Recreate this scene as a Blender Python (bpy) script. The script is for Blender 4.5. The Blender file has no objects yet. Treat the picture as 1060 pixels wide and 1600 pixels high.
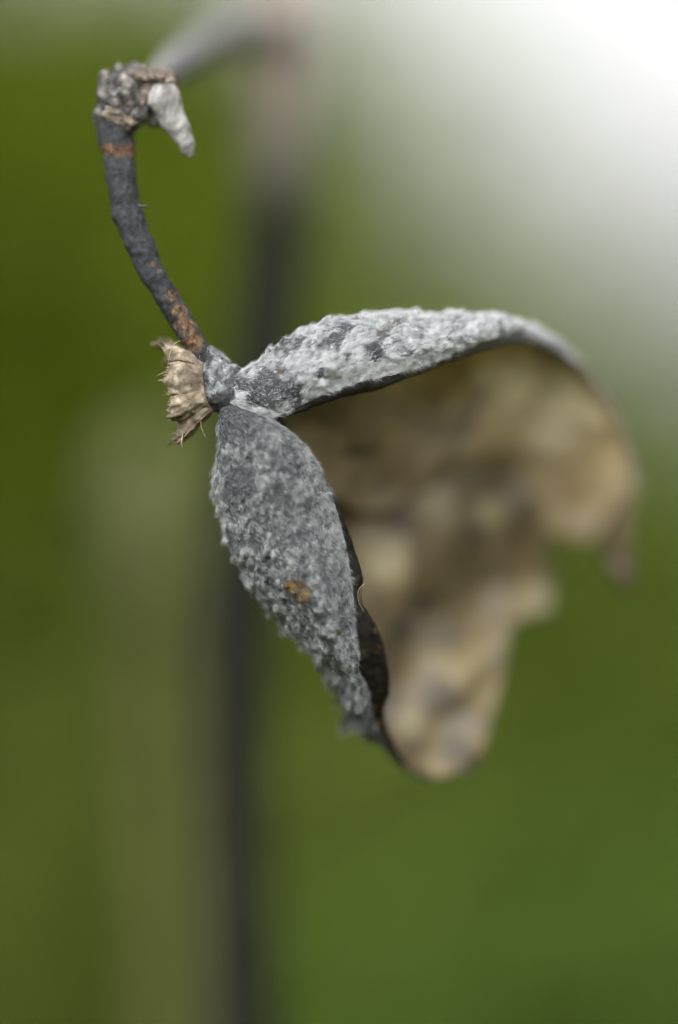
import bpy, math, random
import numpy as np
from mathutils import Vector, noise as mnoise

random.seed(7); rng = np.random.default_rng(7)
scene = bpy.context.scene
COL = scene.collection

# ------------------------------------------------------------------ camera, sky, sun, exposure
D = 0.40                       # camera to focus plane (m); 1 photo pixel = 0.1 mm there
PX = 0.0001
cam_d = bpy.data.cameras.new('camera'); cam = bpy.data.objects.new('camera', cam_d); COL.objects.link(cam)
cam.location = (0, -D, 0); cam.rotation_euler = (math.pi/2, 0, 0)
cam_d.sensor_fit = 'VERTICAL'; cam_d.sensor_height = 24.0; cam_d.lens = 24.0*D/0.160
cam_d.clip_start = 0.01; cam_d.clip_end = 3000
cam_d.dof.use_dof = True; cam_d.dof.focus_distance = D - 0.001
APERTURE = 0.056               # lens opening in metres
cam_d.dof.aperture_fstop = (cam_d.lens/1000.0)/APERTURE
scene.camera = cam

SUN_EL, SUN_AZ = math.radians(46), math.radians(196)     # azimuth clockwise from +Y
w = bpy.data.worlds.new('World'); scene.world = w; w.use_nodes = True
wn = w.node_tree; bg = wn.nodes['Background']
sky = wn.nodes.new('ShaderNodeTexSky'); sky.sky_type = 'NISHITA'; sky.sun_disc = False
sky.sun_elevation = SUN_EL; sky.sun_rotation = SUN_AZ
sky.air_density = 0.8; sky.dust_density = 9.0; sky.ozone_density = 0.2
hsv = wn.nodes.new('ShaderNodeHueSaturation'); hsv.inputs['Saturation'].default_value = 0.02     # overcast: almost no blue
wn.links.new(sky.outputs[0], hsv.inputs['Color']); wn.links.new(hsv.outputs[0], bg.inputs[0]); bg.inputs[1].default_value = 0.15
sl = bpy.data.lights.new('sun', 'SUN'); sl.energy = 0.7; sl.angle = math.radians(30); sl.color = (1, .985, .955)
so = bpy.data.objects.new('sun', sl); COL.objects.link(so)
sd = Vector((math.sin(SUN_AZ)*math.cos(SUN_EL), math.cos(SUN_AZ)*math.cos(SUN_EL), math.sin(SUN_EL)))
so.location = sd*3; so.rotation_euler = sd.to_track_quat('Z', 'Y').to_euler()
vs = scene.view_settings; vs.view_transform = 'Standard'; vs.look = 'None'; vs.gamma = 1.0
vs.use_curve_mapping = False; vs.exposure = 1.75
scene.cycles.use_denoising = True; scene.cycles.denoising_input_passes = 'RGB_ALBEDO'; scene.cycles.use_adaptive_sampling = False
scene.cycles.max_bounces = 8

# ------------------------------------------------------------------ helpers
def P(px, py, d=0.0):
    """a point seen at photo pixel (px, py), d millimetres behind the focus plane"""
    k = (D + d*0.001)/D
    return np.array([(px-530)*PX*k, d*0.001, (800-py)*PX*k])

def cr(pts, n, closed=False):
    """Catmull-Rom through pts (k, dims) resampled to n"""
    pts = np.asarray(pts, float); k = len(pts)
    e = np.vstack([2*pts[0]-pts[1], pts, 2*pts[-1]-pts[-2]])
    u = np.linspace(0, k-1, n); i = np.minimum(u.astype(int), k-2); f = (u-i)[:, None]
    if pts.ndim == 3: f = f[..., None]
    p0, p1, p2, p3 = e[i], e[i+1], e[i+2], e[i+3]
    return .5*((2*p1)+(-p0+p2)*f+(2*p0-5*p1+4*p2-p3)*f**2+(-p0+3*p1-3*p2+p3)*f**3)

def cr3(arr, n):                # along the first axis of (k, m, 3)
    k, m, c = arr.shape
    return cr(arr.reshape(k, m*c), n).reshape(n, m, c)

def fbm(v, s, o=3):
    return np.array([mnoise.fractal(Vector(p*s), 1.0, 2.0, o) for p in v])
def ns(v, s, off=0.0):
    return np.array([mnoise.noise(Vector(p*s+off)) for p in v])

def link(o, parent=None, label=None, cat=None, group=None, kind=None):
    COL.objects.link(o)
    if parent is not None: o.parent = parent
    if label: o['label'] = label
    if cat: o['category'] = cat
    if group: o['group'] = group
    if kind: o['kind'] = kind
    return o
def root(name, loc, label, cat, group=None):
    o = bpy.data.objects.new(name, None); o.location = loc; o.empty_display_size = .01
    return link(o, None, label, cat, group)
def origin(o):
    v = Vector((0, 0, 0))
    while o is not None: v += o.location; o = o.parent
    return np.array(v)
def mesh(name, verts, faces, mat, parent=None, smooth=True, attrs=None, at=None, **tags):
    """verts in world space; stored relative to the parent (or to `at`)"""
    verts = np.asarray(verts, float)
    base = origin(parent) if parent is not None else (np.array(at) if at is not None else np.zeros(3))
    me = bpy.data.meshes.new(name)
    faces = np.asarray(faces) if not isinstance(faces, list) else faces
    v = verts - base
    if isinstance(faces, np.ndarray):
        n, k = faces.shape
        me.vertices.add(len(v)); me.vertices.foreach_set('co', v.astype(np.float32).ravel())
        me.loops.add(n*k); me.loops.foreach_set('vertex_index', faces.astype(np.int32).ravel())
        me.polygons.add(n); me.polygons.foreach_set('loop_start', np.arange(0, n*k, k, dtype=np.int32))
        me.update(calc_edges=True); me.validate()
    else:
        me.from_pydata([tuple(p) for p in v], [], faces); me.update()
    if smooth: me.polygons.foreach_set('use_smooth', np.ones(len(me.polygons), bool))
    for an, av in (attrs or {}).items():
        a = me.attributes.new(an, 'FLOAT', 'POINT'); a.data.foreach_set('value', np.asarray(av, np.float32))
    me.materials.append(mat)
    o = bpy.data.objects.new(name, me)
    if at is not None and parent is None: o.location = at
    return link(o, parent, **tags)

def grid_faces(ns_, nt, wrap=False):
    i = np.arange(ns_-1)[:, None]; j = np.arange(nt if wrap else nt-1)[None, :]
    j2 = (j+1) % nt
    return np.stack([i*nt+j, i*nt+j2, (i+1)*nt+j2, (i+1)*nt+j], -1).reshape(-1, 4)

def sheet_normals(g):
    ds = np.gradient(g, axis=0); dt = np.gradient(g, axis=1)
    n = np.cross(ds, dt); n /= np.linalg.norm(n, axis=2, keepdims=True)+1e-12
    return n
def solid_sheet(a, b):
    """closed thin body between two (n,m,3) grids; a is the outside"""
    n, m, _ = a.shape
    f = grid_faces(n, m); N = n*m
    loop = [i*m for i in range(n)] + [(n-1)*m+j for j in range(1, m)] + [i*m+m-1 for i in range(n-2, -1, -1)] + [j for j in range(m-2, 0, -1)]
    loop = np.array(loop); l2 = np.roll(loop, -1)
    rim = np.stack([loop, l2, l2+N, loop+N], 1)
    return np.vstack([a.reshape(-1, 3), b.reshape(-1, 3)]), np.vstack([f, f[:, ::-1]+N, rim])

def tube(path, radii, seg=16, rough=0.0, rs=400, n=80, squash=1.0, cap=True):
    c = cr(path, n); r = cr(np.asarray(radii)[:, None], n)[:, 0]
    t = np.gradient(c, axis=0); t /= np.linalg.norm(t, axis=1, keepdims=True)
    u = np.cross(t[0], [0, 1, 0.02]); u /= np.linalg.norm(u); rings = []
    a = np.linspace(0, 2*math.pi, seg, endpoint=False)
    for k in range(n):
        u = u-t[k]*np.dot(u, t[k]); u /= np.linalg.norm(u); v = np.cross(t[k], u)
        rings.append(c[k]+r[k]*(np.cos(a)[:, None]*u+squash*np.sin(a)[:, None]*v))
    g = np.array(rings); flat = g.reshape(-1, 3)
    if rough:
        out = flat-np.repeat(c, seg, 0); out /= np.linalg.norm(out, axis=1, keepdims=True)+1e-12
        flat = flat+out*(fbm(flat, rs, 3)*rough)[:, None]
    f = grid_faces(n, seg, True).tolist()
    if cap: f += [list(range(seg))[::-1], [(n-1)*seg+j for j in range(seg)]]
    return flat, f
def blob(c, r, rot=0.0, rough=.2, rs=300, seg=28, rings=18):
    th = np.linspace(0.02, math.pi-.02, rings); a = np.linspace(0, 2*math.pi, seg, endpoint=False)
    d = np.stack([np.sin(th)[:, None]*np.cos(a), np.sin(th)[:, None]*np.sin(a), np.cos(th)[:, None]*np.ones(seg)], -1).reshape(-1, 3)
    k = 1+rough*fbm(d*np.array(r)+np.array(c), rs, 3)+rough*.45*np.abs(fbm((d*np.array(r)+np.array(c))*np.array([1, 1, .35]), rs*3.2, 2))
    v = d*np.array(r)*k[:, None]
    ca, sa = math.cos(rot), math.sin(rot)
    v = np.stack([v[:, 0]*ca-v[:, 2]*sa, v[:, 1], v[:, 0]*sa+v[:, 2]*ca], 1)+np.array(c)
    f = grid_faces(rings, seg, True)[:, ::-1].tolist()+[list(range(seg)), [(rings-1)*seg+j for j in range(seg)][::-1]]
    return v, f
def merge(items):
    V, F, o = [], [], 0
    for v, f in items:
        V.append(v); F += [[i+o for i in q] for q in f]; o += len(v)
    return np.vstack(V), F

def strands(rootp, dirs, nrm, L, rad, lift, curl, r=rng):
    """tapered three-sided hairs: (verts, faces)"""
    N = len(rootp)
    side = np.cross(nrm, dirs); side /= np.linalg.norm(side, axis=1, keepdims=True)+1e-12
    L = L[:, None]; lift = lift[:, None]
    cs = (r.normal(0, 1, (N, 1)))*curl; c2 = r.normal(0, 1, (N, 1))*curl
    p0 = rootp-nrm*rad*2
    p1 = p0+L*.35*(dirs*np.cos(lift)+nrm*np.sin(lift)+side*cs*.4)
    p2 = p1+L*.35*(dirs*np.cos(lift*.3)+nrm*np.sin(lift*.3)+side*cs)
    p3 = p2+L*.30*(dirs*.8-nrm*.15*(r.random((N, 1)))+side*(cs+c2))
    V = []
    for p, k in ((p0, 1.), (p1, .95), (p2, .75), (p3, .2)):
        for a in (0, 2.094, 4.189):
            V.append(p+rad*k*(side*math.cos(a)+nrm*math.sin(a)))
    V = np.stack(V, 1).reshape(-1, 3)
    F = []
    for s in range(3):
        for a in range(3):
            b = (a+1) % 3
            F.append([s*3+a, s*3+b, s*3+3+b, s*3+3+a])
    F = (np.arange(N)[:, None, None]*12+np.array(F)[None]).reshape(-1, 4)
    return V, F

# ------------------------------------------------------------------ materials
def mat(name):
    m = bpy.data.materials.new(name); m.use_nodes = True
    nt = m.node_tree; return m, nt, nt.nodes['Principled BSDF']
def node(nt, t, **k):
    n = nt.nodes.new(t)
    for a, b in k.items(): setattr(n, a, b)
    return n
def tex(nt, scale, detail=4, rough=.6, dist=0.0, stretch=None):
    tc = node(nt, 'ShaderNodeTexCoord'); src = tc.outputs['Object']
    if stretch:
        mp = node(nt, 'ShaderNodeMapping'); mp.inputs['Scale'].default_value = stretch
        mp.inputs['Rotation'].default_value = (0, 0, 0)
        nt.links.new(src, mp.inputs[0]); src = mp.outputs[0]
    n = node(nt, 'ShaderNodeTexNoise'); n.inputs['Scale'].default_value = scale
    n.inputs['Detail'].default_value = detail; n.inputs['Roughness'].default_value = rough; n.inputs['Distortion'].default_value = dist
    nt.links.new(src, n.inputs['Vector']); return n.outputs['Fac']
def ramp(nt, fac, stops):
    r = node(nt, 'ShaderNodeValToRGB'); e = r.color_ramp.elements
    while len(e) < len(stops): e.new(.5)
    for el, (p, c) in zip(e, stops): el.position = p; el.color = (*c, 1)
    nt.links.new(fac, r.inputs[0]); return r.outputs[0]
def mix(nt, fac, a, b, mode='MIX'):
    m = node(nt, 'ShaderNodeMix', data_type='RGBA', blend_type=mode)
    for s, v in ((0, fac), (6, a), (7, b)):
        if isinstance(v, (int, float)): m.inputs[s].default_value = v
        elif isinstance(v, tuple): m.inputs[s].default_value = (*v, 1)
        else: nt.links.new(v, m.inputs[s])
    return m.outputs[2]
def attr(nt, name):
    return node(nt, 'ShaderNodeAttribute', attribute_name=name).outputs['Fac']
def bump(nt, bs, fac, strength, dist):
    b = node(nt, 'ShaderNodeBump'); b.inputs['Strength'].default_value = strength; b.inputs['Distance'].default_value = dist
    nt.links.new(fac, b.inputs['Height']); nt.links.new(b.outputs[0], bs.inputs['Normal'])
def translucent(nt, bs, color, amount):
    out = nt.nodes['Material Output']; t = node(nt, 'ShaderNodeBsdfTranslucent'); ms = node(nt, 'ShaderNodeMixShader')
    if isinstance(color, tuple): t.inputs[0].default_value = (*color, 1)
    else: nt.links.new(color, t.inputs[0])
    ms.inputs[0].default_value = amount
    nt.links.new(bs.outputs[0], ms.inputs[1]); nt.links.new(t.outputs[0], ms.inputs[2]); nt.links.new(ms.outputs[0], out.inputs[0])

def m_skin(name, dark, light):
    m, nt, bs = mat(name)
    n = tex(nt, 1500, 5, .65, .5)
    cx = node(nt, 'ShaderNodeCombineXYZ'); nt.links.new(attr(nt, 'along'), cx.inputs[0]); nt.links.new(attr(nt, 'across'), cx.inputs[1])
    fib = node(nt, 'ShaderNodeTexNoise'); fib.inputs['Scale'].default_value = 1.0; fib.inputs['Detail'].default_value = 4; fib.inputs['Roughness'].default_value = .6; fib.inputs['Distortion'].default_value = .6
    nt.links.new(cx.outputs[0], fib.inputs['Vector'])
    av = node(nt, 'ShaderNodeMix', data_type='FLOAT'); av.inputs[0].default_value = .6; nt.links.new(n, av.inputs[2]); nt.links.new(fib.outputs['Fac'], av.inputs[3]); n = av.outputs[0]
    felt = ramp(nt, n, [(.37, tuple(c*.35 for c in dark)), (.50, dark), (.64, light)])
    bare = ramp(nt, tex(nt, 2200, 4, .6), [(.35, (.007, .008, .009)), (.75, (.045, .048, .05))])
    col = mix(nt, attr(nt, 'wool'), bare, felt)
    tan = ramp(nt, tex(nt, 500, 4), [(.38, (.018, .011, .004)), (.66, (.075, .046, .014))])
    col = mix(nt, attr(nt, 'brown'), col, tan)
    nt.links.new(col, bs.inputs['Base Color']); bs.inputs['Roughness'].default_value = .95
    bs.inputs['Specular IOR Level'].default_value = .15
    bump(nt, bs, n, .8, .0003)
    return m
M = {}
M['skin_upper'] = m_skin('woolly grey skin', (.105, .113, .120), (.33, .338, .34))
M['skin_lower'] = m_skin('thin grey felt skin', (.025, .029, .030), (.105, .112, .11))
def m_hair(name, a, b, tr=.25):
    m, nt, bs = mat(name)
    c = ramp(nt, tex(nt, 900, 3), [(.35, a), (.65, b)])
    nt.links.new(c, bs.inputs['Base Color']); bs.inputs['Roughness'].default_value = .8
    bs.inputs['Specular IOR Level'].default_value = .2
    translucent(nt, bs, c, tr); return m
M['hair_white'] = m_hair('white wool', (.29, .308, .322), (.53, .542, .542))
M['hair_grey'] = m_hair('grey wool', (.12, .132, .135), (.33, .342, .338))
M['hair_tan'] = m_hair('tan fibre', (.16, .12, .07), (.32, .26, .17))

def m_lining(name, a, b, c, tr, palec, stain_shade_c):
    m, nt, bs = mat(name)
    col = ramp(nt, tex(nt, 85, 5, .6, .6), [(.32, a), (.50, b), (.66, c)])
    grey = ramp(nt, tex(nt, 120, 4, .6, .3, (1, 1, .6)), [(.50, (0, 0, 0)), (.70, (1, 1, 1))])
    gm = mix(nt, .75, (0, 0, 0), grey)
    col = mix(nt, gm, col, (.10, .09, .08))
    col = mix(nt, attr(nt, 'stain_shade'), col, stain_shade_c)
    col = mix(nt, attr(nt, 'pale'), col, palec)
    nt.links.new(col, bs.inputs['Base Color']); bs.inputs['Roughness'].default_value = .65
    bs.inputs['Specular IOR Level'].default_value = .3
    translucent(nt, bs, col, tr)
    return m
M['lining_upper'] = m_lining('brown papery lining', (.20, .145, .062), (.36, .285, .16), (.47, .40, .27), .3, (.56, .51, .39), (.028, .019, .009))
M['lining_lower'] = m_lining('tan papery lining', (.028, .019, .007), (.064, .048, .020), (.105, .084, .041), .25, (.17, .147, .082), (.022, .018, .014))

m, nt, bs = mat('dark horny rim'); M['rim'] = m
c = ramp(nt, tex(nt, 700, 4, .6, .3), [(.35, (.002, .002, .0018)), (.62, (.006, .005, .004)), (.85, (.022, .015, .008))])
c = mix(nt, attr(nt, 'grey'), c, ramp(nt, tex(nt, 1600, 4), [(.35, (.02, .02, .02)), (.7, (.085, .083, .08))]))
c = mix(nt, attr(nt, 'brown'), c, (.028, .017, .007))
nt.links.new(c, bs.inputs['Base Color']); bs.inputs['Roughness'].default_value = .30
bs.inputs['Specular IOR Level'].default_value = .05
bump(nt, bs, tex(nt, 900, 4), .5, .0003)

m, nt, bs = mat('blackened stalk bark'); M['stalk'] = m
n1 = tex(nt, 1300, 5, .65)
c = ramp(nt, n1, [(.3, (.005, .0055, .006)), (.55, (.014, .0155, .0175)), (.85, (.034, .036, .039))])
br = ramp(nt, tex(nt, 1500, 5, .7, .4), [(.35, (.016, .009, .005)), (.70, (.125, .070, .033))])
edge = node(nt, 'ShaderNodeMath', operation='ADD'); nt.links.new(attr(nt, 'brown'), edge.inputs[0]); nt.links.new(tex(nt, 1500, 6, .75, .6, (1, 1, .45)), edge.inputs[1])
mask = ramp(nt, edge.outputs[0], [(.82, (0, 0, 0)), (.98, (1, 1, 1))])
c = mix(nt, mask, c, br)
nt.links.new(c, bs.inputs['Base Color']); bs.inputs['Roughness'].default_value = .8; bs.inputs['Specular IOR Level'].default_value = .15
bump(nt, bs, tex(nt, 900, 5, .65, .4, (1.4, 1.4, .3)), .9, .0006)

def m_noise(name, scale, stops, rough=.85, tr=0, bs_=(.5, .0004), stretch=None):
    m, nt, bs = mat(name); n = tex(nt, scale, 5, .65, .3, stretch)
    c = ramp(nt, n, stops); nt.links.new(c, bs.inputs['Base Color']); bs.inputs['Roughness'].default_value = rough
    bs.inputs['Specular IOR Level'].default_value = .2
    bump(nt, bs, n, *bs_)
    if tr: translucent(nt, bs, c, tr)
    return m
M['knob'] = m_noise('weathered knob', 700, [(.40, (.007, .007, .007)), (.54, (.05, .046, .043)), (.76, (.20, .185, .165))])
M['scar'] = m_noise('tan scar', 800, [(.34, (.010, .008, .006)), (.52, (.062, .050, .038)), (.76, (.19, .158, .122))])
M['stub'] = m_noise('pale stub', 420, [(.28, (.030, .028, .026)), (.5, (.095, .09, .086)), (.74, (.20, .196, .19))], stretch=(1.3, 1, .7))
M['sepal'] = m_noise('tan sepal paper', 500, [(.30, (.022, .016, .010)), (.5, (.095, .077, .054)), (.74, (.29, .245, .185))], tr=.25)

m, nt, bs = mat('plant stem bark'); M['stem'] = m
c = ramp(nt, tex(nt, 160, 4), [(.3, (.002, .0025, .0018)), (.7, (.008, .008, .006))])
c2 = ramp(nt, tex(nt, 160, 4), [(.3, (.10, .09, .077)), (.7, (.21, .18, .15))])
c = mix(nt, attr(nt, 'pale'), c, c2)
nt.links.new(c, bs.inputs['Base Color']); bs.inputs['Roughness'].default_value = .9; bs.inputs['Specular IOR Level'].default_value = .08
M['branch'] = m_noise('grey branch bark', 300, [(.3, (.034, .034, .035)), (.7, (.105, .103, .103))])
M['dry_pod'] = m_noise('pale olive dry husk', 90, [(.3, (.027, .030, .0085)), (.7, (.052, .056, .020))])
M['dry_stalk'] = m_noise('olive dry stalk', 60, [(.3, (.022, .023, .005)), (.7, (.041, .040, .010))])

def m_leaf(name, a, b, tr=.35):
    m, nt, bs = mat(name)
    c = ramp(nt, tex(nt, 7, 3), [(.35, a), (.65, b)])
    nt.links.new(c, bs.inputs['Base Color']); bs.inputs['Roughness'].default_value = .6
    bs.inputs['Specular IOR Level'].default_value = .06
    translucent(nt, bs, c, tr); return m
M['leaf_olive'] = m_leaf('olive leaf', (.0487, .0714, .0040), (.0714, .0941, .0065))
M['leaf_green'] = m_leaf('fresh leaf', (.049, .0735, .009), (.070, .094, .014))
M['leaf_blue'] = m_leaf('bluish leaf', (.032, .057, .0075), (.045, .075, .011))
M['leaf_low'] = m_leaf('low leaf', (.046, .064, .008), (.068, .086, .015))
M['leaf_sage'] = m_leaf('sage leaf', (.080, .118, .018), (.125, .158, .036))
M['grass'] = m_leaf('grass blade', (.0437, .0655, .0042), (.0798, .0882, .0101))
M['wood'] = m_noise('shrub wood', 30, [(.3, (.05, .04, .03)), (.7, (.13, .11, .08))], bs_=(.4, .003))
M['ground'] = m_noise('meadow soil', 3, [(.3, (.05, .055, .012)), (.7, (.09, .085, .025))], bs_=(.5, .02))

# ------------------------------------------------------------------ the setting: ground, meadow, shrubs
GZ = -0.75
gx = np.concatenate([-np.geomspace(600, 2, 14), np.linspace(-1.6, 1.6, 9), np.geomspace(2, 600, 14)])
gy = np.concatenate([[-20, -5], np.linspace(-1, 6, 15), np.geomspace(8, 1200, 14)])
GX, GY = np.meshgrid(gx, gy, indexing='ij'); gv = np.stack([GX, GY, np.zeros_like(GX)], -1).reshape(-1, 3)
gv[:, 2] = GZ+.03*ns(gv, .9)
mesh('ground', gv, grid_faces(len(gx), len(gy)), M['ground'], kind='structure')

def blades(n, xr, yr, hr, wr, r):
    x = r.uniform(*xr, n); y = r.uniform(*yr, n); h = r.uniform(*hr, n); wd = r.uniform(*wr, n)
    a = r.uniform(0, 2*math.pi, n); lean = r.uniform(.05, .55, n)*h; b = r.uniform(0, 2*math.pi, n)
    V = []
    for f in (0, .35, .7, 1.0):
        c = np.stack([x+np.cos(b)*lean*f*f, y+np.sin(b)*lean*f*f, GZ-.02+h*(f-.12*f*f)], 1)
        s = np.stack([np.cos(a), np.sin(a), np.zeros(n)], 1)*(wd*(1-f*.85)/2)[:, None]
        V += [c-s, c+s]
    V = np.stack(V, 1).reshape(-1, 3)
    F = np.array([[0, 1, 3, 2], [2, 3, 5, 4], [4, 5, 7, 6]])
    return V, (np.arange(n)[:, None, None]*8+F[None]).reshape(-1, 4)
v, f = blades(26000, (-2.6, 2.6), (1.0, 9.0), (.25, .62), (.005, .014), rng)
mesh('meadow_grass', v, f, M['grass'], kind='stuff', label='tall blurred olive green meadow grass behind everything', cat='grass')

def leaves(ells, n, size, r, shell=.55):
    """leaf blades scattered through ellipsoids given as (centre, radii)"""
    vol = np.array([e[1][0]*e[1][1]*e[1][2] for e in ells])**(2/3); vol /= vol.sum()
    pick = r.choice(len(ells), n, p=vol); C = np.array([e[0] for e in ells])[pick]; R = np.array([e[1] for e in ells])[pick]
    d = r.normal(0, 1, (n, 3)); d /= np.linalg.norm(d, axis=1, keepdims=True)
    rad = (shell+(1-shell)*r.random(n))*(1+.18*r.normal(0, 1, n))
    c = C+d*R*rad[:, None]
    ax = d*np.array([1, 1, .5])+r.normal(0, .6, (n, 3)); ax /= np.linalg.norm(ax, axis=1, keepdims=True)
    up = np.array([0, 0, 1.])+r.normal(0, .55, (n, 3)); sd_ = np.cross(ax, up); sd_ /= np.linalg.norm(sd_, axis=1, keepdims=True)
    nn = np.cross(sd_, ax); L = (size*r.uniform(.6, 1.4, n))[:, None]; W = L*.24
    pts = [c, c+ax*L*.3+sd_*W+nn*L*.04, c+ax*L*.32-nn*L*.03, c+ax*L*.3-sd_*W+nn*L*.04,
           c+ax*L*.72+sd_*W*.7-nn*L*.02, c+ax*L*.72-nn*L*.09, c+ax*L*.72-sd_*W*.7-nn*L*.02, c+ax*L-nn*L*.2]
    V = np.stack(pts, 1).reshape(-1, 3)
    F = np.array([[0, 1, 2, 2], [0, 2, 3, 3], [1, 4, 5, 2], [2, 5, 6, 3], [4, 7, 5, 5], [5, 7, 6, 6]])
    tri = np.array([[0, 1, 2], [0, 2, 3], [1, 4, 5], [1, 5, 2], [2, 5, 6], [2, 6, 3], [4, 7, 5], [5, 7, 6]])
    return V, (np.arange(n)[:, None, None]*8+tri[None]).reshape(-1, 3)

def Q(px, py, R):                # seen at the pixel, R metres from the camera
    return P(px, py, (R-D)*1000)
def shrub(name, label, cat, lobes, n, size, m, seed, group=None, shell=.55, dr=.35):
    r = np.random.default_rng(seed)
    ells = [(Q(px, py, R), (rx/4000*R, dr*min(1, rx/4000*R*2.2+.25), rz/4000*R)) for px, py, R, rx, rz in lobes]
    cx = np.mean([e[0] for e in ells], 0); base = np.array([cx[0], cx[1], GZ-.03])
    t = root(name, base, label, cat, group)
    items = []
    for e in ells:
        for k in range(3):
            tip = e[0]+np.array(e[1])*r.uniform(-.6, .6, 3)
            b = base+np.array([r.uniform(-.06, .06), r.uniform(-.06, .06), 0])
            mid = (b*.5+tip*.5)+np.array([r.uniform(-.08, .08), r.uniform(-.08, .08), .05])
            items.append(tube([b, mid, tip], [.012, .008, .003], 7, n=14))
    v, f = merge(items); mesh('branches', v, f, M['wood'], t)
    v, f = leaves(ells, n, size, r, shell); mesh('foliage', v, f, m, t, smooth=False)
    return t
shrub('olive_shrub', 'dark olive leafy shrub, very blurred, behind the hooked stalk', 'shrub',
      [(40, 520, 2.1, 420, 330), (-250, 250, 2.3, 380, 360), (250, 330, 2.4, 330, 330), (180, 760, 2.0, 420, 260)], 7000, .06, M['leaf_olive'], 1)
shrub('sage_shrub', 'pale sage green airy shrub, very blurred, above the pod against white sky', 'shrub',
      [(420, 520, 3.4, 300, 270), (650, 720, 3.6, 330, 190), (290, 150, 3.8, 260, 280), (120, 60, 3.9, 420, 300)], 2700, .07, M['leaf_sage'], 2, shell=.25)
shrub('airy_shrub', 'thin sparse shrub top, very blurred, fading into the white sky above the pod', 'shrub',
      [(700, 330, 4.2, 330, 330), (900, 560, 4.3, 330, 260), (640, 40, 4.4, 260, 260), (1060, 700, 4.3, 260, 170), (830, 430, 4.2, 300, 260)], 590, .07, M['leaf_sage'], 6, shell=.05)
shrub('green_shrub', 'fresh green leafy shrub, very blurred, behind the open pod', 'shrub',
      [(700, 900, 2.2, 380, 290), (1050, 1030, 2.3, 360, 320), (450, 960, 2.4, 360, 280), (900, 1250, 2.0, 420, 320)], 7500, .055, M['leaf_green'], 3)
shrub('bluish_shrub', 'low bluish green leafy plant, very blurred, below the pod tip', 'shrub',
      [(800, 1520, 1.7, 330, 130), (560, 1600, 1.7, 300, 130), (1050, 1420, 1.8, 230, 110)], 3000, .05, M['leaf_blue'], 4)
shrub('low_shrub', 'low olive leafy plant, very blurred, around the pale dry stalk', 'shrub',
      [(60, 1150, 1.9, 380, 300), (250, 1480, 1.8, 380, 260), (-200, 1450, 1.9, 320, 300), (420, 1250, 2.0, 320, 280)], 7000, .055, M['leaf_low'], 5)

def blade(label, a, b, c, width):
    # one broad arching grass blade, rooted in the ground, folded along its midrib
    base = np.array([a[0], a[1], GZ-.02]); t = root('broad_blade', base, label, 'leaf', 'broad blades below the pod tip')
    cl = cr([base, a, b, c], 60); tg = np.gradient(cl, axis=0); tg /= np.linalg.norm(tg, axis=1, keepdims=True)
    sdv = np.cross(tg, [0, 1, .25]); sdv /= np.linalg.norm(sdv, axis=1, keepdims=True); up_ = np.cross(sdv, tg)
    u = np.linspace(0, 1, 60); wd = width*np.clip(.35+1.6*u, 0, 1)*np.clip((1-u)/.45, 0.02, 1)**.7
    g = np.stack([cl+sdv*(wd*k)[:, None]+up_*(wd*abs(k)*.35)[:, None] for k in (-1, -.5, 0, .5, 1)], 1)
    n_ = sheet_normals(g); v, f = solid_sheet(g+n_*.0002, g-n_*.0002); o = mesh('leaf_blade', v, f, M['leaf_blue'], t)
    mv, mf = tube(cl[:-1][::6], [.0016]*9+[.0006], 8, n=50); mesh('midrib', mv, mf, M['leaf_low'], o)
blade('broad green blade leaning diagonally, very blurred, just below the pod tip', Q(420, 1750, 1.15), Q(640, 1510, 1.12), Q(1120, 1230, 1.2), .016)
blade('broad green blade leaning diagonally, very blurred, lower and closer to the dark stem base', Q(380, 1900, 1.3), Q(560, 1620, 1.25), Q(900, 1440, 1.3), .015)

# ------------------------------------------------------------------ background stalks
t = root('dry_plant', P(385, 2300, 116), 'dark blurred upright plant stem with grey side branch reaching the hooked stalk', 'plant stem')
base_z = GZ-.02
path = [P(450, -260, 119), P(447, 20, 116), P(437, 300, 114), P(418, 520, 113), P(388, 800, 112), P(374, 1000, 112), P(372, 1250, 112), P(384, 1620, 114), P(400, 2200, 116)]
bot = P(400, 2200, 116).copy(); bot[2] = base_z; path.append(bot)
v, f = tube(path, [.0060, .0066, .0062, .0068, .0066, .0070, .0065, .0069, .0070, .0074], 20, .0004, 120, n=240)
zz = v[:, 2]; pale = np.clip((zz-P(0, 340, 114)[2])/(P(0, 60, 114)[2]-P(0, 340, 114)[2]), 0, 1)  # paler dry bark towards the top, with some sky glare painted in
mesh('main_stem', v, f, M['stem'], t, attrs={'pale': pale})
v, f = blob(P(452, 60, 115), (.0062, .0062, .0075), 0, .3, 200); mesh('stem_joint', v, f, M['scar'], t)
v, f = tube([P(226, 140, 8.5), P(262, 116, 24), P(306, 82, 50), P(362, 50, 78), P(416, 36, 104), P(450, 45, 116)],
            [.0022, .0027, .0031, .0034, .0037, .0040], 18, .0008, 300, n=80); mesh('side_branch', v, f, M['branch'], t)

t = root('dry_stalk', (P(275, 1600, 235)[0], .235, GZ), 'pale dry husk on a straight olive stalk, blurred, left of the dark stem', 'stalk')
bot = P(290, 2200, 235).copy(); bot[2] = GZ-.02
v, f = tube([P(248, 900, 235), P(258, 1100, 235), P(272, 1350, 235), P(282, 1700, 235), P(290, 2200, 235), bot], [.0066, .0064, .0062, .0064, .0066, .007], 16, .0005, 100, n=120)
mesh('stalk', v, f, M['dry_stalk'], t)
v, f = tube([P(236, 665, 232), P(238, 690, 232), P(240, 760, 232), P(242, 850, 232), P(246, 930, 233), P(250, 985, 235)],
            [.003, .0085, .0115, .0108, .0088, .0062], 24, .0015, 90, n=60)
mesh('husk', v, f, M['dry_pod'], t)

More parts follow.
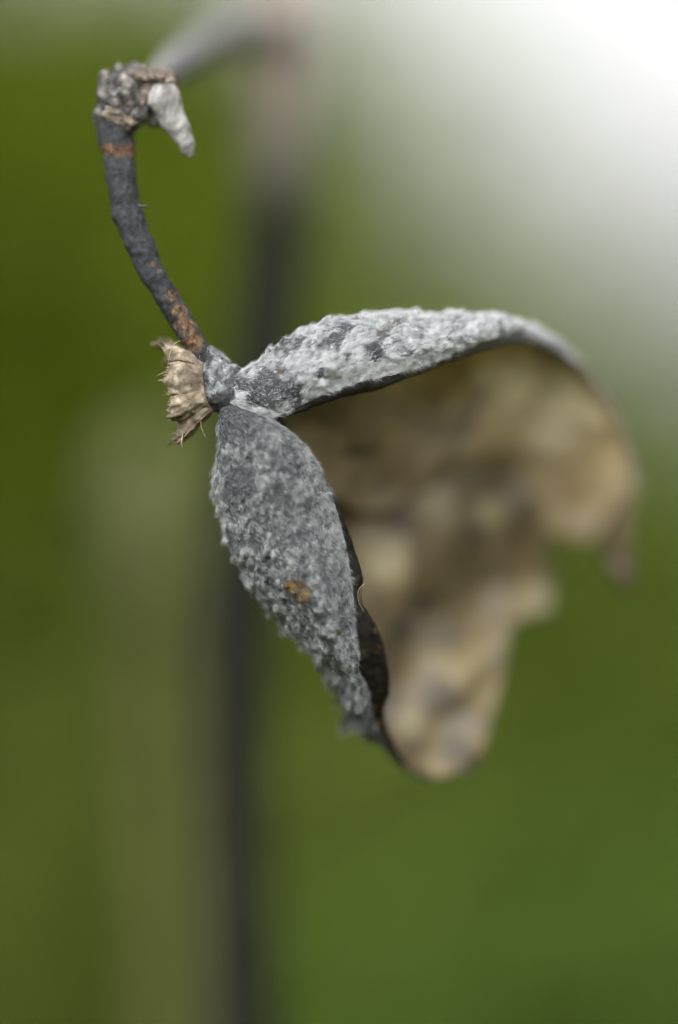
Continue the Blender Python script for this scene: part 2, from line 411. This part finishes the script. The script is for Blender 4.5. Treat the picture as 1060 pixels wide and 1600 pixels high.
# ------------------------------------------------------------------ the seed pod
pod = root('seed_pod', P(370, 610, 2), 'grey woolly dried seed pod, split open, hanging from a hooked blackened stalk', 'seed pod')

_P = P
def P(px, py, d=0.0):            # the far side of the pod lies deeper
    return _P(px, py, d*.45 if d < 0 else d if d < 8 else 8+(d-8)*.88)
def valve_grid(stations, n, m_):
    a = np.array([[P(*q) for q in st] for st in stations])        # (k, 6, 3)
    a = cr3(a, n)
    return cr3(a.transpose(1, 0, 2), m_).transpose(1, 0, 2).copy()

U = [
 [(352, 632, -1.5), (352, 612, -3.5), (365, 588, -1), (388, 588, 3), (400, 612, 5), (392, 634, 4)],
 [(392, 645, -2.5), (385, 612, -5), (396, 566, -1), (420, 570, 6), (436, 615, 9), (430, 655, 8)],
 [(440, 646, -2.5), (428, 598, -6), (442, 536, 1), (470, 548, 10), (486, 610, 14), (490, 740, 13)],
 [(532, 606, -2.0), (520, 556, -6), (530, 500, 2), (562, 520, 14), (580, 620, 22), (585, 806, 28)],
 [(640, 576, 0.0), (636, 532, -3), (640, 489, 5), (680, 520, 17), (700, 620, 27), (680, 750, 34)],
 [(735, 541, 3.0), (730, 521, 1.5), (732, 501, 7), (770, 535, 20), (785, 640, 32), (768, 730, 40)],
 [(790, 522, 7), (790, 516, 7.5), (792, 512, 10), (820, 548, 21), (835, 650, 35), (826, 797, 43)],
 [(852, 536, 16), (856, 530, 17), (862, 532, 19), (875, 575, 27), (885, 690, 39), (868, 846, 45)],
 [(914, 577, 25), (916, 575, 27), (917, 579, 29), (928, 620, 34), (925, 720, 43), (902, 848, 48)],
 [(964, 645, 33), (966, 644, 35), (966, 650, 37), (966, 690, 40), (955, 755, 45), (925, 845, 49)],
 [(992, 730, 38), (993, 732, 40), (992, 740, 42), (990, 768, 43), (974, 795, 47), (940, 846, 49)],
 [(990, 796, 40), (991, 800, 41), (990, 806, 42), (984, 818, 44), (968, 838, 46), (950, 854, 48)],
 [(986, 842, 37), (986, 846, 37.5), (984, 851, 38), (975, 862, 39), (962, 872, 40), (946, 878, 41)],
 [(990, 878, 36), (990, 881, 36.3), (988, 886, 36.8), (981, 893, 37.4), (972, 900, 38), (960, 902, 38.4)],
 [(992, 914, 36), (992, 917, 36.3), (989, 920, 36.6), (984, 923, 37), (978, 924, 37.4), (971, 922, 37.6)],
]
L = [
 [(392, 640, 0), (366, 632, -3), (345, 640, -1), (360, 650, 4), (385, 650, 6), (410, 648, 7)],
 [(432, 658, -2.5), (378, 656, -6), (340, 682, 0), (356, 672, 7), (410, 668, 11), (450, 670, 12)],
 [(482, 702, -3.5), (412, 704, -8), (345, 714, 0), (392, 708, 10), (470, 706, 18), (545, 690, 24)],
 [(512, 760, -3), (430, 764, -9), (343, 768, 1), (405, 768, 13), (530, 760, 26), (650, 705, 34)],
 [(532, 818, -2), (445, 830, -9), (358, 832, 2), (440, 835, 15), (580, 815, 29), (745, 690, 41)],
 [(546, 880, -1), (470, 895, -7), (381, 890, 3), (465, 895, 17), (630, 865, 31), (820, 745, 44)],
 [(554, 945, 0), (505, 962, -5), (428, 952, 5), (512, 960, 18), (670, 930, 33), (864, 850, 45)],
 [(563, 1020, 2), (540, 1030, -1), (478, 1022, 7), (560, 1030, 20), (700, 1010, 33), (868, 945, 43)],
 [(577, 1078, 4), (560, 1085, 3), (530, 1082, 10), (592, 1090, 21), (705, 1075, 30), (800, 985, 36)],
 [(586, 1120, 7), (574, 1122, 7), (566, 1122, 12), (612, 1130, 21), (705, 1122, 28), (785, 1070, 33)],
 [(606, 1162, 11), (600, 1164, 11.5), (600, 1166, 14), (634, 1172, 21), (700, 1165, 26), (765, 1130, 30)],
 [(630, 1196, 16), (632, 1200, 16.5), (638, 1202, 18), (662, 1202, 22), (705, 1195, 25), (752, 1180, 28)],
 [(668, 1212, 21), (672, 1215, 21.3), (678, 1217, 22), (692, 1217, 23), (715, 1214, 25), (742, 1206, 26)],
]

def build_valve(name, stations, n, m_, skin, hairmat, lining, tubers, wool_fn, brown_fn, nhair, hair_len, hair_w, label, line_attrs, wr, fold, hair_end):
    g = valve_grid(stations, n, m_)
    nr = sheet_normals(g)
    if nr[n//2, m_//6, 1] > 0: nr = -nr; flip = True
    else: flip = False
    flat = g.reshape(-1, 3); nf = nr.reshape(-1, 3)
    s = np.repeat(np.linspace(0, 1, n), m_); t = np.tile(np.linspace(0, 1, m_), n)
    axis = np.gradient(g, axis=0); axis /= np.linalg.norm(axis, axis=2, keepdims=True)+1e-12; af = axis.reshape(-1, 3)
    # broad buckling shared by skin and lining, fading out at the base and the near edge
    fade = np.clip(s/.15, 0, 1)*np.clip(t/.15, 0, 1)
    buck = fbm(flat, 75, 2)*wr*fade + fold(s, t)*fade
    flat = flat+nf*buck[:, None]; g2 = flat.reshape(n, m_, 3)
    # skin relief: lumps, then tubercles pulled towards the tip
    disp = fbm(flat, 260, 3)*.0003*fade + fbm(flat, 900, 2)*.00012
    out = flat+nf*disp[:, None]
    for (ts, tt, rad, h, tilt) in tubers:
        i = min(n-1, int(ts*(n-1))); j = min(m_-1, int(tt*(m_-1)))
        c = g2[i, j]; d = np.linalg.norm(flat-c, axis=1); k = d < rad*2.2
        if not k.any(): continue
        q = np.exp(-1.5*(d[k]/rad)**1.5)
        dirv = nr[i, j]+tilt*axis[i, j]
        out[k] += (dirv[None]*(q*h)[:, None])
        out[k] += -nf[k]*(np.exp(-((d[k]-rad*1.5)/(rad*.4))**2)*h*.10)[:, None]
    edge = np.clip(np.minimum(np.minimum(t, 1-t)/.03, np.minimum(1-s, s+.03)/.02), 0, 1)
    inner = flat-nf*(.00016+.00022*edge)[:, None]
    G = out.reshape(n, m_, 3); I = inner.reshape(n, m_, 3)
    v, f = solid_sheet(G, I)
    if flip: f = f[:, ::-1]
    wool = wool_fn(out, s, t); br = brown_fn(out)
    vo = mesh(name, v, f, M[skin], pod, attrs={'wool': np.concatenate([wool, wool]), 'brown': np.concatenate([br, br]), 'along': np.tile(s*50, 2), 'across': np.tile(t*170, 2)})
    if label: vo['label'] = label
    # papery lining
    st = 2
    lg = inner.reshape(n, m_, 3)[::st, ::st]; ln = nr[::st, ::st]
    lf = lg.reshape(-1, 3); lnf = ln.reshape(-1, 3)
    ls = s.reshape(n, m_)[::st, ::st].ravel(); lt = t.reshape(n, m_)[::st, ::st].ravel()
    pucker = fbm(lf, 210, 3)*.0004*np.clip(lt/.2, 0, 1)*np.clip(ls/.2, 0, 1)*np.clip((1-lt)/.1, 0, 1)
    a = lf-lnf*(.00012-np.minimum(pucker, 0))[:, None]; b = a-lnf*.00012
    sh = lg.shape
    v, f = solid_sheet(a.reshape(sh), b.reshape(sh))
    if flip: f = f[:, ::-1]
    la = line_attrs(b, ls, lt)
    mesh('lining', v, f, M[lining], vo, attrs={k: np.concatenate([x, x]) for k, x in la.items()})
    # wool hairs
    on = sheet_normals(G); on = (-on if flip else on).reshape(-1, 3)
    area = np.linalg.norm(np.cross(np.gradient(G, axis=0), np.gradient(G, axis=1)), axis=2).ravel()
    pr = area*(.07+.93*wool**1.5)*(t < .62)*(s > .01)*(s < hair_end)
    idx = rng.choice(len(pr), nhair, p=pr/pr.sum())
    jit = rng.normal(0, .00007, (nhair, 3))
    rp = out[idx]+jit; hn = on[idx]
    swirl = np.stack([fbm(rp, 330, 2), fbm(rp+.3, 330, 2), fbm(rp+.7, 330, 2)], 1)
    dv = af[idx]*1.5+swirl*1.5+rng.normal(0, .28, (nhair, 3)); dv -= hn*np.sum(dv*hn, 1, keepdims=True)
    dv /= np.linalg.norm(dv, axis=1, keepdims=True)+1e-12
    ln_ = hair_len*rng.uniform(.45, 1.35, nhair)*(.5+.5*wool[idx])
    v, f = strands(rp, dv, hn, ln_, hair_w, rng.uniform(.05, .5, nhair)*(.5+.7*wool[idx]), .45)
    mesh('wool', v, f, M[hairmat], vo, kind='stuff')
    return vo, G, on.reshape(n, m_, 3)

def patch(v, spots):
    q = np.zeros(len(v))
    for px, py, d, r in spots:
        dd = np.linalg.norm((v-P(px, py, d))*np.array([1, .35, 1]), axis=1)/(r*PX)
        q = np.maximum(q, np.clip(1.6-1.2*dd, 0, 1))
    return q

tr = random.Random(3); tub_u = []
for k in range(150):
    ts = tr.uniform(.10, .52); tt = tr.uniform(.05, .46)
    tub_u.append((ts, tt, tr.uniform(.0004, .0010), tr.uniform(.0001, .00055), tr.uniform(.2, .7)))
for k in range(60):
    ts = tr.uniform(.14, .50); tt = tr.uniform(.30, .44)
    tub_u.append((ts, tt, tr.uniform(.0003, .0006), tr.uniform(.0002, .0006), tr.uniform(.2, .6)))
tub_l = []
for k in range(460):
    ts = tr.uniform(.14, .80); tt = tr.uniform(.05, .52)
    z = min(1, max(0, (ts-.12)/.6)); left = min(1, max(0, (tt-.08)/.28))
    h = (.00008+.0014*z*(.08+.92*left))*tr.uniform(.5, 1.35)
    tub_l.append((ts, tt, tr.uniform(.00030, .0006)*(1+.25*z), h, tr.uniform(.4, 1.1)))

def wool_u(v, s, t):
    wv = .64+.7*fbm(v, 380, 3)+.9*fbm(v+.13, 1300, 2)
    wv -= 1.1*patch(v, [(450, 543, -1, 18), (430, 548, -1, 10), (520, 536, -3, 15), (505, 540, -3, 9), (585, 550, -4, 18), (425, 608, -6, 34), (400, 620, -5, 22), (455, 622, -5, 22), (600, 520, 0, 12), (540, 512, 0, 10), (500, 585, -5, 9), (378, 600, -4, 14)])
    wv += .5*np.clip((.10-t)/.06, 0, 1)
    return np.clip(wv, 0, 1)*np.clip((.60-s)/.10, 0, 1)
def wool_l(v, s, t):
    wv = .42+.9*fbm(v, 450, 3)+.9*fbm(v+.21, 1300, 2)
    wv -= .9*patch(v, [(372, 750, -5, 22), (385, 765, -5, 16), (390, 715, -7, 7), (350, 664, -3, 30), (480, 945, -6, 8), (372, 650, -5, 30)])
    wv += .6*np.clip((.07-t)/.05, 0, 1)
    wv = .5+.95*(wv-.5)-1.2*patch(v, [(470, 925, -6, 17), (455, 918, -6, 12)])
    return np.clip(wv, .02, 1)*np.clip((.80-s)/.10, .05, 1)
zero = lambda v: np.zeros(len(v))
def brown_u(v): return np.clip(np.clip((v[:, 1]-.018)/.005, 0, 1)*.9+patch(v, [(440, 582, -5, 5), (572, 556, -5, 4), (612, 503, 1, 12), (645, 503, 2, 12), (560, 500, 2, 7), (700, 505, 4, 7), (590, 520, 0, 6), (655, 520, 0, 6), (690, 548, 0, 5)])*.7, 0, 1)
def brown_l(v):
    q = patch(v, [(470, 925, -6, 17), (455, 918, -6, 12), (440, 920, -6, 8), (545, 965, -3, 3), (543, 1028, 0, 4), (530, 990, -3, 4)])
    return np.clip(q*(.95+.9*fbm(v, 500, 3)), 0, 1)
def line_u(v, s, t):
    st = patch(v, [(540, 700, 20, 110), (640, 730, 28, 70), (480, 660, 12, 60), (680, 630, 26, 28), (910, 840, 47, 45), (880, 850, 46, 35), (955, 875, 46, 30), (720, 720, 30, 40), (500, 650, 14, 40)])*.55  # painted shade deep near the base and crease, plus the tail's own brown
    st = np.maximum(st, np.clip((t-.74)/.20, 0, 1)*.55*np.clip(1.5-1.6*np.abs(s-.42), .3, 1))  # dark band along the crease, shade put into the lining colour
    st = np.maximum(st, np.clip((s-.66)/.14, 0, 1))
    return {'stain_shade': st, 'pale': patch(v, [(800, 600, 28, 50), (880, 640, 36, 70), (760, 590, 22, 25)])*.5}  # paler outer end, light reaching the lining painted into its colour
def line_l(v, s, t):
    return {'stain_shade': patch(v, [(690, 1090, 28, 28), (715, 1170, 26, 28), (735, 1190, 27, 18), (630, 985, 25, 26), (740, 830, 35, 26), (700, 1000, 30, 26), (660, 940, 30, 20), (780, 900, 38, 22)])*.75,
            'pale': patch(v, [(845, 930, 38, 34), (600, 870, 26, 45), (770, 800, 36, 30), (640, 1130, 22, 26), (680, 780, 31, 35)])*.7}

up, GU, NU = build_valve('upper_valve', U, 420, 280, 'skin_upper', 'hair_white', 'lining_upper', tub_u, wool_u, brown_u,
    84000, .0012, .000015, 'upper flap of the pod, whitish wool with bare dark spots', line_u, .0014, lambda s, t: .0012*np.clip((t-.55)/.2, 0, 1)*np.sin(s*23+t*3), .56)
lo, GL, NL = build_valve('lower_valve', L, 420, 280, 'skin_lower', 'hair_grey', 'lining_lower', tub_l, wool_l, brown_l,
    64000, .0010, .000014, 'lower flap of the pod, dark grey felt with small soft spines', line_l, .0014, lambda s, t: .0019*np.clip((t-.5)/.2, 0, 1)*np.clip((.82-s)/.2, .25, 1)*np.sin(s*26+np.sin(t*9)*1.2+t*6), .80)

def rim(parent, A, B, n, m_, arch, grey, brown=None, label=None):
    a = cr([P(*q) for q in A], n); b = cr([P(*q) for q in B], n)
    w_ = np.linspace(0, 1, m_)[None, :, None]
    g = a[:, None]*(1-w_)+b[:, None]*w_
    nn = sheet_normals(g); nn *= -np.sign(nn[n//2, m_//2, 1])
    bw = np.linalg.norm(a-b, axis=1)[:, None, None]
    g = g+nn*np.sin(w_*math.pi)*np.minimum(bw*arch, .0008)
    fl = g.reshape(-1, 3)
    g = (fl+nn.reshape(-1, 3)*(fbm(fl, 420, 3)*.00022)[:, None]).reshape(g.shape)
    v, f = solid_sheet(g+nn*.00010, g-nn*.00018)
    gr = np.repeat(cr(np.array(grey)[:, None], n)[:, 0], m_); gr = np.clip(gr, 0, 1)
    bb = np.zeros(n*m_)
    if brown: bb = brown(g.reshape(-1, 3))
    o = mesh('rim', v, f, M['rim'], parent, attrs={'grey': np.concatenate([gr, gr]), 'brown': np.concatenate([bb, bb])})
    return o
rim(up,
    [(400, 640, -1.5), (440, 643, -2.3), (490, 624, -2.3), (532, 603, -1.9), (600, 586, -.8), (640, 574, 0), (700, 552, 1.8), (745, 535, 3.4), (785, 519, 6.5), (815, 519, 11), (852, 533, 16), (890, 558, 22), (925, 592, 27)],
    [(402, 648, 0), (440, 653, -.6), (490, 636, -.4), (532, 622, .2), (585, 610, 1.2), (640, 590, 2.2), (700, 568, 3.8), (750, 551, 5.4), (795, 540, 8.6), (835, 541, 13), (866, 552, 18), (896, 568, 23), (926, 594, 27.5)],
    220, 12, .15, [.2, .2, .1, .1, .15, .4, .7, .8, .9, 1, .9, .8, .7])
def lrb(v): return np.clip(patch(v, [(583, 1105, 5, 7), (592, 1130, 8, 8), (600, 1150, 10, 8), (586, 985, 3, 5), (592, 1010, 3, 4)]), 0, 1)*.8
rim(lo,
    [(500, 735, -3), (516, 770, -2.8), (532, 818, -2.1), (546, 880, -1.1), (553, 945, -.2), (560, 1010, 1.4), (557, 1040, 1.6), (577, 1075, 3.6), (584, 1118, 6.6), (604, 1160, 10.6), (632, 1198, 16)],
    [(502, 737, -2), (521, 778, -1.6), (545, 832, -.4), (566, 900, 1.0), (565, 938, 1.6), (591, 985, 3.0), (606, 1040, 4.6), (608, 1082, 5.6), (600, 1116, 8.4), (616, 1160, 12.0), (640, 1196, 17)],
    220, 14, .18, [.15, .05, 0, .05, .1, 0, 0, 0, 0, .1, .3], lrb)

# the stalk (pedicel) with its knobs and stub
v, f = tube([P(205, 120, 7.5), P(188, 150, 6.8), P(181, 195, 6), P(186, 250, 5), P(196, 320, 3.5), P(226, 400, 2), P(264, 470, 1.5), P(300, 530, 1.5), P(328, 572, 1.5), P(352, 600, 1.5)],
            [.0016, .0024, .0030, .0026, .0023, .0021, .0019, .0019, .0020, .0022], 40, .0005, 420, n=260)
br = patch(v, [(280, 486, 0, 18), (290, 510, 0, 24), (302, 535, 0, 26), (268, 462, 0, 14), (240, 412, 0, 8), (250, 425, 0, 5), (166, 232, 3, 18), (188, 235, 2.4, 18), (208, 234, 3, 18), (215, 240, 4, 12)])
br = np.clip(br, 0, 1)*.44
stalk = mesh('stalk', v, f, M['stalk'], pod, attrs={'brown': br}); stalk['label'] = 'hooked blackened stalk with orange brown patches'
kn = random.Random(5); items = []
for (px, py, d, r_) in ((172, 140, 3, .0021), (186, 132, 3.5, .0019), (200, 140, 3, .0018), (165, 158, 3, .0017), (180, 160, 1.5, .0019), (198, 162, 1.8, .0020),
                        (214, 150, 3, .0022), (218, 128, 4, .0019), (224, 172, 3.5, .0021), (236, 160, 4, .0022), (160, 182, 2.5, .0014), (212, 186, 2.8, .0019), (244, 174, 4, .0016)):
    items.append(blob(P(px+kn.uniform(-3, 3), py+kn.uniform(-3, 3), d+3.0), (r_*kn.uniform(.6, .95), r_*.8, r_*kn.uniform(.9, 1.4)), kn.uniform(-.6, .6), .45, 520))
v, f = merge(items); mesh('knob', v, f, M['knob'], stalk)
for c, r_, a in (((185, 186, 3.4), (.0027, .0009, .0013), -.5),):
    v, f = blob(P(*c), r_, a, .45, 900); mesh('scar', v, f, M['scar'], stalk)
v, f = merge([blob(P(240, 122, 5.2), (.0030, .0018, .0014), -.05, .5, 700), blob(P(262, 124, 5.2), (.0015, .0016, .0016), 0, .45, 900),
              blob(P(232, 140, 5.0), (.0011, .0014, .0030), -.25, .45, 900), blob(P(224, 118, 5.7), (.0016, .0016, .0013), .2, .5, 800)])
mesh('collar', v, f, M['scar'], stalk)
nv = np.vstack([q[0] for q in items]); nc = np.vstack([np.tile(q[0].mean(0), (len(q[0]), 1)) for q in items]); kk = rng.choice(len(nv), 900)
hn = nv[kk]-nc[kk]; hn /= np.linalg.norm(hn, axis=1, keepdims=True)+1e-12
dv = np.tile([.25, 0, 1.], (900, 1))+rng.normal(0, .45, (900, 3)); dv -= hn*np.sum(dv*hn, 1, keepdims=True); dv /= np.linalg.norm(dv, axis=1, keepdims=True)+1e-12
hv, hf = strands(nv[kk], dv, hn, rng.uniform(.0006, .0018, 900), .00005, rng.uniform(-.05, .25, 900), .25)
mesh('bark_fibres', hv, hf, M['knob'], stalk, kind='stuff')
v, f = tube([P(244, 128, 5.2), P(254, 150, 4.6), P(268, 180, 4.2), P(284, 210, 4), P(296, 234, 4), P(299, 245, 4)], [.0018, .0026, .0022, .0016, .0012, .0005], 28, .0004, 500, n=80, squash=.6)
mesh('stub', v, f, M['stub'], stalk)
v, f = tube([P(212, 318, 1), P(224, 322, .5), P(236, 318, .5)], [.0002, .00025, .0001], 8, .0002, 900, n=16)
mesh('bark_flake', v, f, M['knob'], stalk)

# woolly neck between stalk and pod
v, f = tube([P(316, 548, 1.5), P(328, 570, 1.5), P(344, 594, 1.3), P(362, 616, 1.2), P(392, 638, 2)], [.0016, .0026, .0034, .0036, .0030], 48, .0006, 420, n=90, squash=.85)
wl = np.clip(.42+1.2*fbm(v, 600, 3)-1.6*patch(v, [(366, 604, -4, 15), (354, 622, -4, 14), (340, 634, -4, 15), (376, 590, -3, 12), (330, 650, -3, 14), (372, 622, -4, 12)]), 0, 1)
neck = mesh('neck', v, f, M['skin_upper'], pod, attrs={'wool': wl, 'brown': np.zeros(len(v)), 'along': np.repeat(np.linspace(0, 10, 90), 48), 'across': np.tile(np.abs(np.linspace(-40, 40, 48)), 90)})
c0 = v.mean(0); k = rng.choice(len(v), 6000, p=wl**2/(wl**2).sum()); hn = v[k]-c0; ax = P(392, 634, 0)-P(314, 556, 1); ax /= np.linalg.norm(ax)
hn -= np.outer(hn@ax, ax); hn /= np.linalg.norm(hn, axis=1, keepdims=True)
dv = np.tile(ax, (6000, 1))+rng.normal(0, .6, (6000, 3)); dv -= hn*np.sum(dv*hn, 1, keepdims=True); dv /= np.linalg.norm(dv, axis=1, keepdims=True)
hv, hf = strands(v[k]+rng.normal(0, .00008, (6000, 3)), dv, hn, rng.uniform(.0003, .0008, 6000), .000024, rng.uniform(.1, .6, 6000), .4)
mesh('wool', hv, hf, M['hair_grey'], neck, kind='stuff')

# torn tan calyx: five pleated sepals flaring to the left, ragged ends
ca, cb = P(328, 604, .5), P(270, 615, 2.8)
ax = (cb-ca)/np.linalg.norm(cb-ca); e1 = np.array([0, 0, 1.])-ax*ax[2]; e1 /= np.linalg.norm(e1); e2 = np.cross(ax, e1)
calyx = None; length = np.linalg.norm(cb-ca)
tips = []
fr = np.random.default_rng(11)
for k in range(6):
    a0 = k*math.pi/3+.35; n, m_ = 36, 40
    jag = np.cumsum(fr.normal(0, .075, m_)); jag -= np.linspace(jag[0], jag[-1], m_); jag += fr.normal(0, .05, m_)
    prof = .86+.18*np.sin(np.linspace(.2, math.pi-.2, m_))+jag*.5
    prof += .25*(fr.random(m_) > .86)*fr.random(m_)
    u = np.linspace(0, 1, n)[:, None]; b = np.linspace(-.04, 1.04, m_)[None]
    ang = a0+b*math.pi/3
    lean = 1.0+.0*ang
    leng = u*prof[None]
    pleat = .0011*u*np.sin(ang*7+k)+.0003*u*np.sin(ang*23+2*k)
    rad = (.0040+.0036*leng**.8)+pleat+.0004*np.sin(leng*7+k)*u
    rad = rad*(1+.05*np.cos(ang-.3))
    g = ca+ax*(leng*length*(1.0+.10*np.sin(ang)))[..., None]+e1*(rad*np.cos(ang))[..., None]+e2*(rad*np.sin(ang)*.55)[..., None]
    fl = g.reshape(-1, 3); cc = ca+np.outer((fl-ca)@ax, ax); on = fl-cc; on /= np.linalg.norm(on, axis=1, keepdims=True)
    fl = fl+on*(fbm(fl, 600, 3)*.00035)[:, None]; g = fl.reshape(n, m_, 3); on = on.reshape(n, m_, 3)
    v, f = solid_sheet(g+on*.00008, g-on*.00008)
    o = mesh('sepal', v, f, M['sepal'], pod)
    for q in range(11):
        j = fr.integers(m_); tips.append((g[-1, j], on[-1, j], o))
rp = np.array([x[0] for x in tips]); hn = np.array([x[1] for x in tips]); N = len(rp)
dv = np.tile(ax, (N, 1))+fr.normal(0, .35, (N, 3)); dv -= hn*np.sum(dv*hn, 1, keepdims=True); dv /= np.linalg.norm(dv, axis=1, keepdims=True)
v, f = strands(rp-dv*.0004, dv, hn, fr.uniform(.0004, .0015, N), .00004, fr.uniform(-.2, .5, N), .35)
mesh('fibres', v, f, M['hair_tan'], pod, kind='stuff')
# a few stray long hairs
def stray(pts, r_=.00004, m_='hair_tan', par=pod):
    v, f = tube([P(*q) for q in pts], [r_]*(len(pts)-1)+[r_*.4], 6, n=24); mesh('stray_hair', v, f, M[m_], par)
stray([(570, 958, 1), (561, 940, 0), (560, 925, -.5), (566, 915, -1), (574, 911, -1)])
stray([(572, 950, 1.5), (563, 938, .5), (564, 922, 0), (568, 916, 0)])
stray([(282, 532, 0), (272, 538, -1), (266, 552, -1), (262, 575, -1)])
stray([(322, 640, 1), (314, 662, 0), (322, 684, -1)])
stray([(286, 678, 0), (284, 690, 0), (285, 699, 0)], .00008)
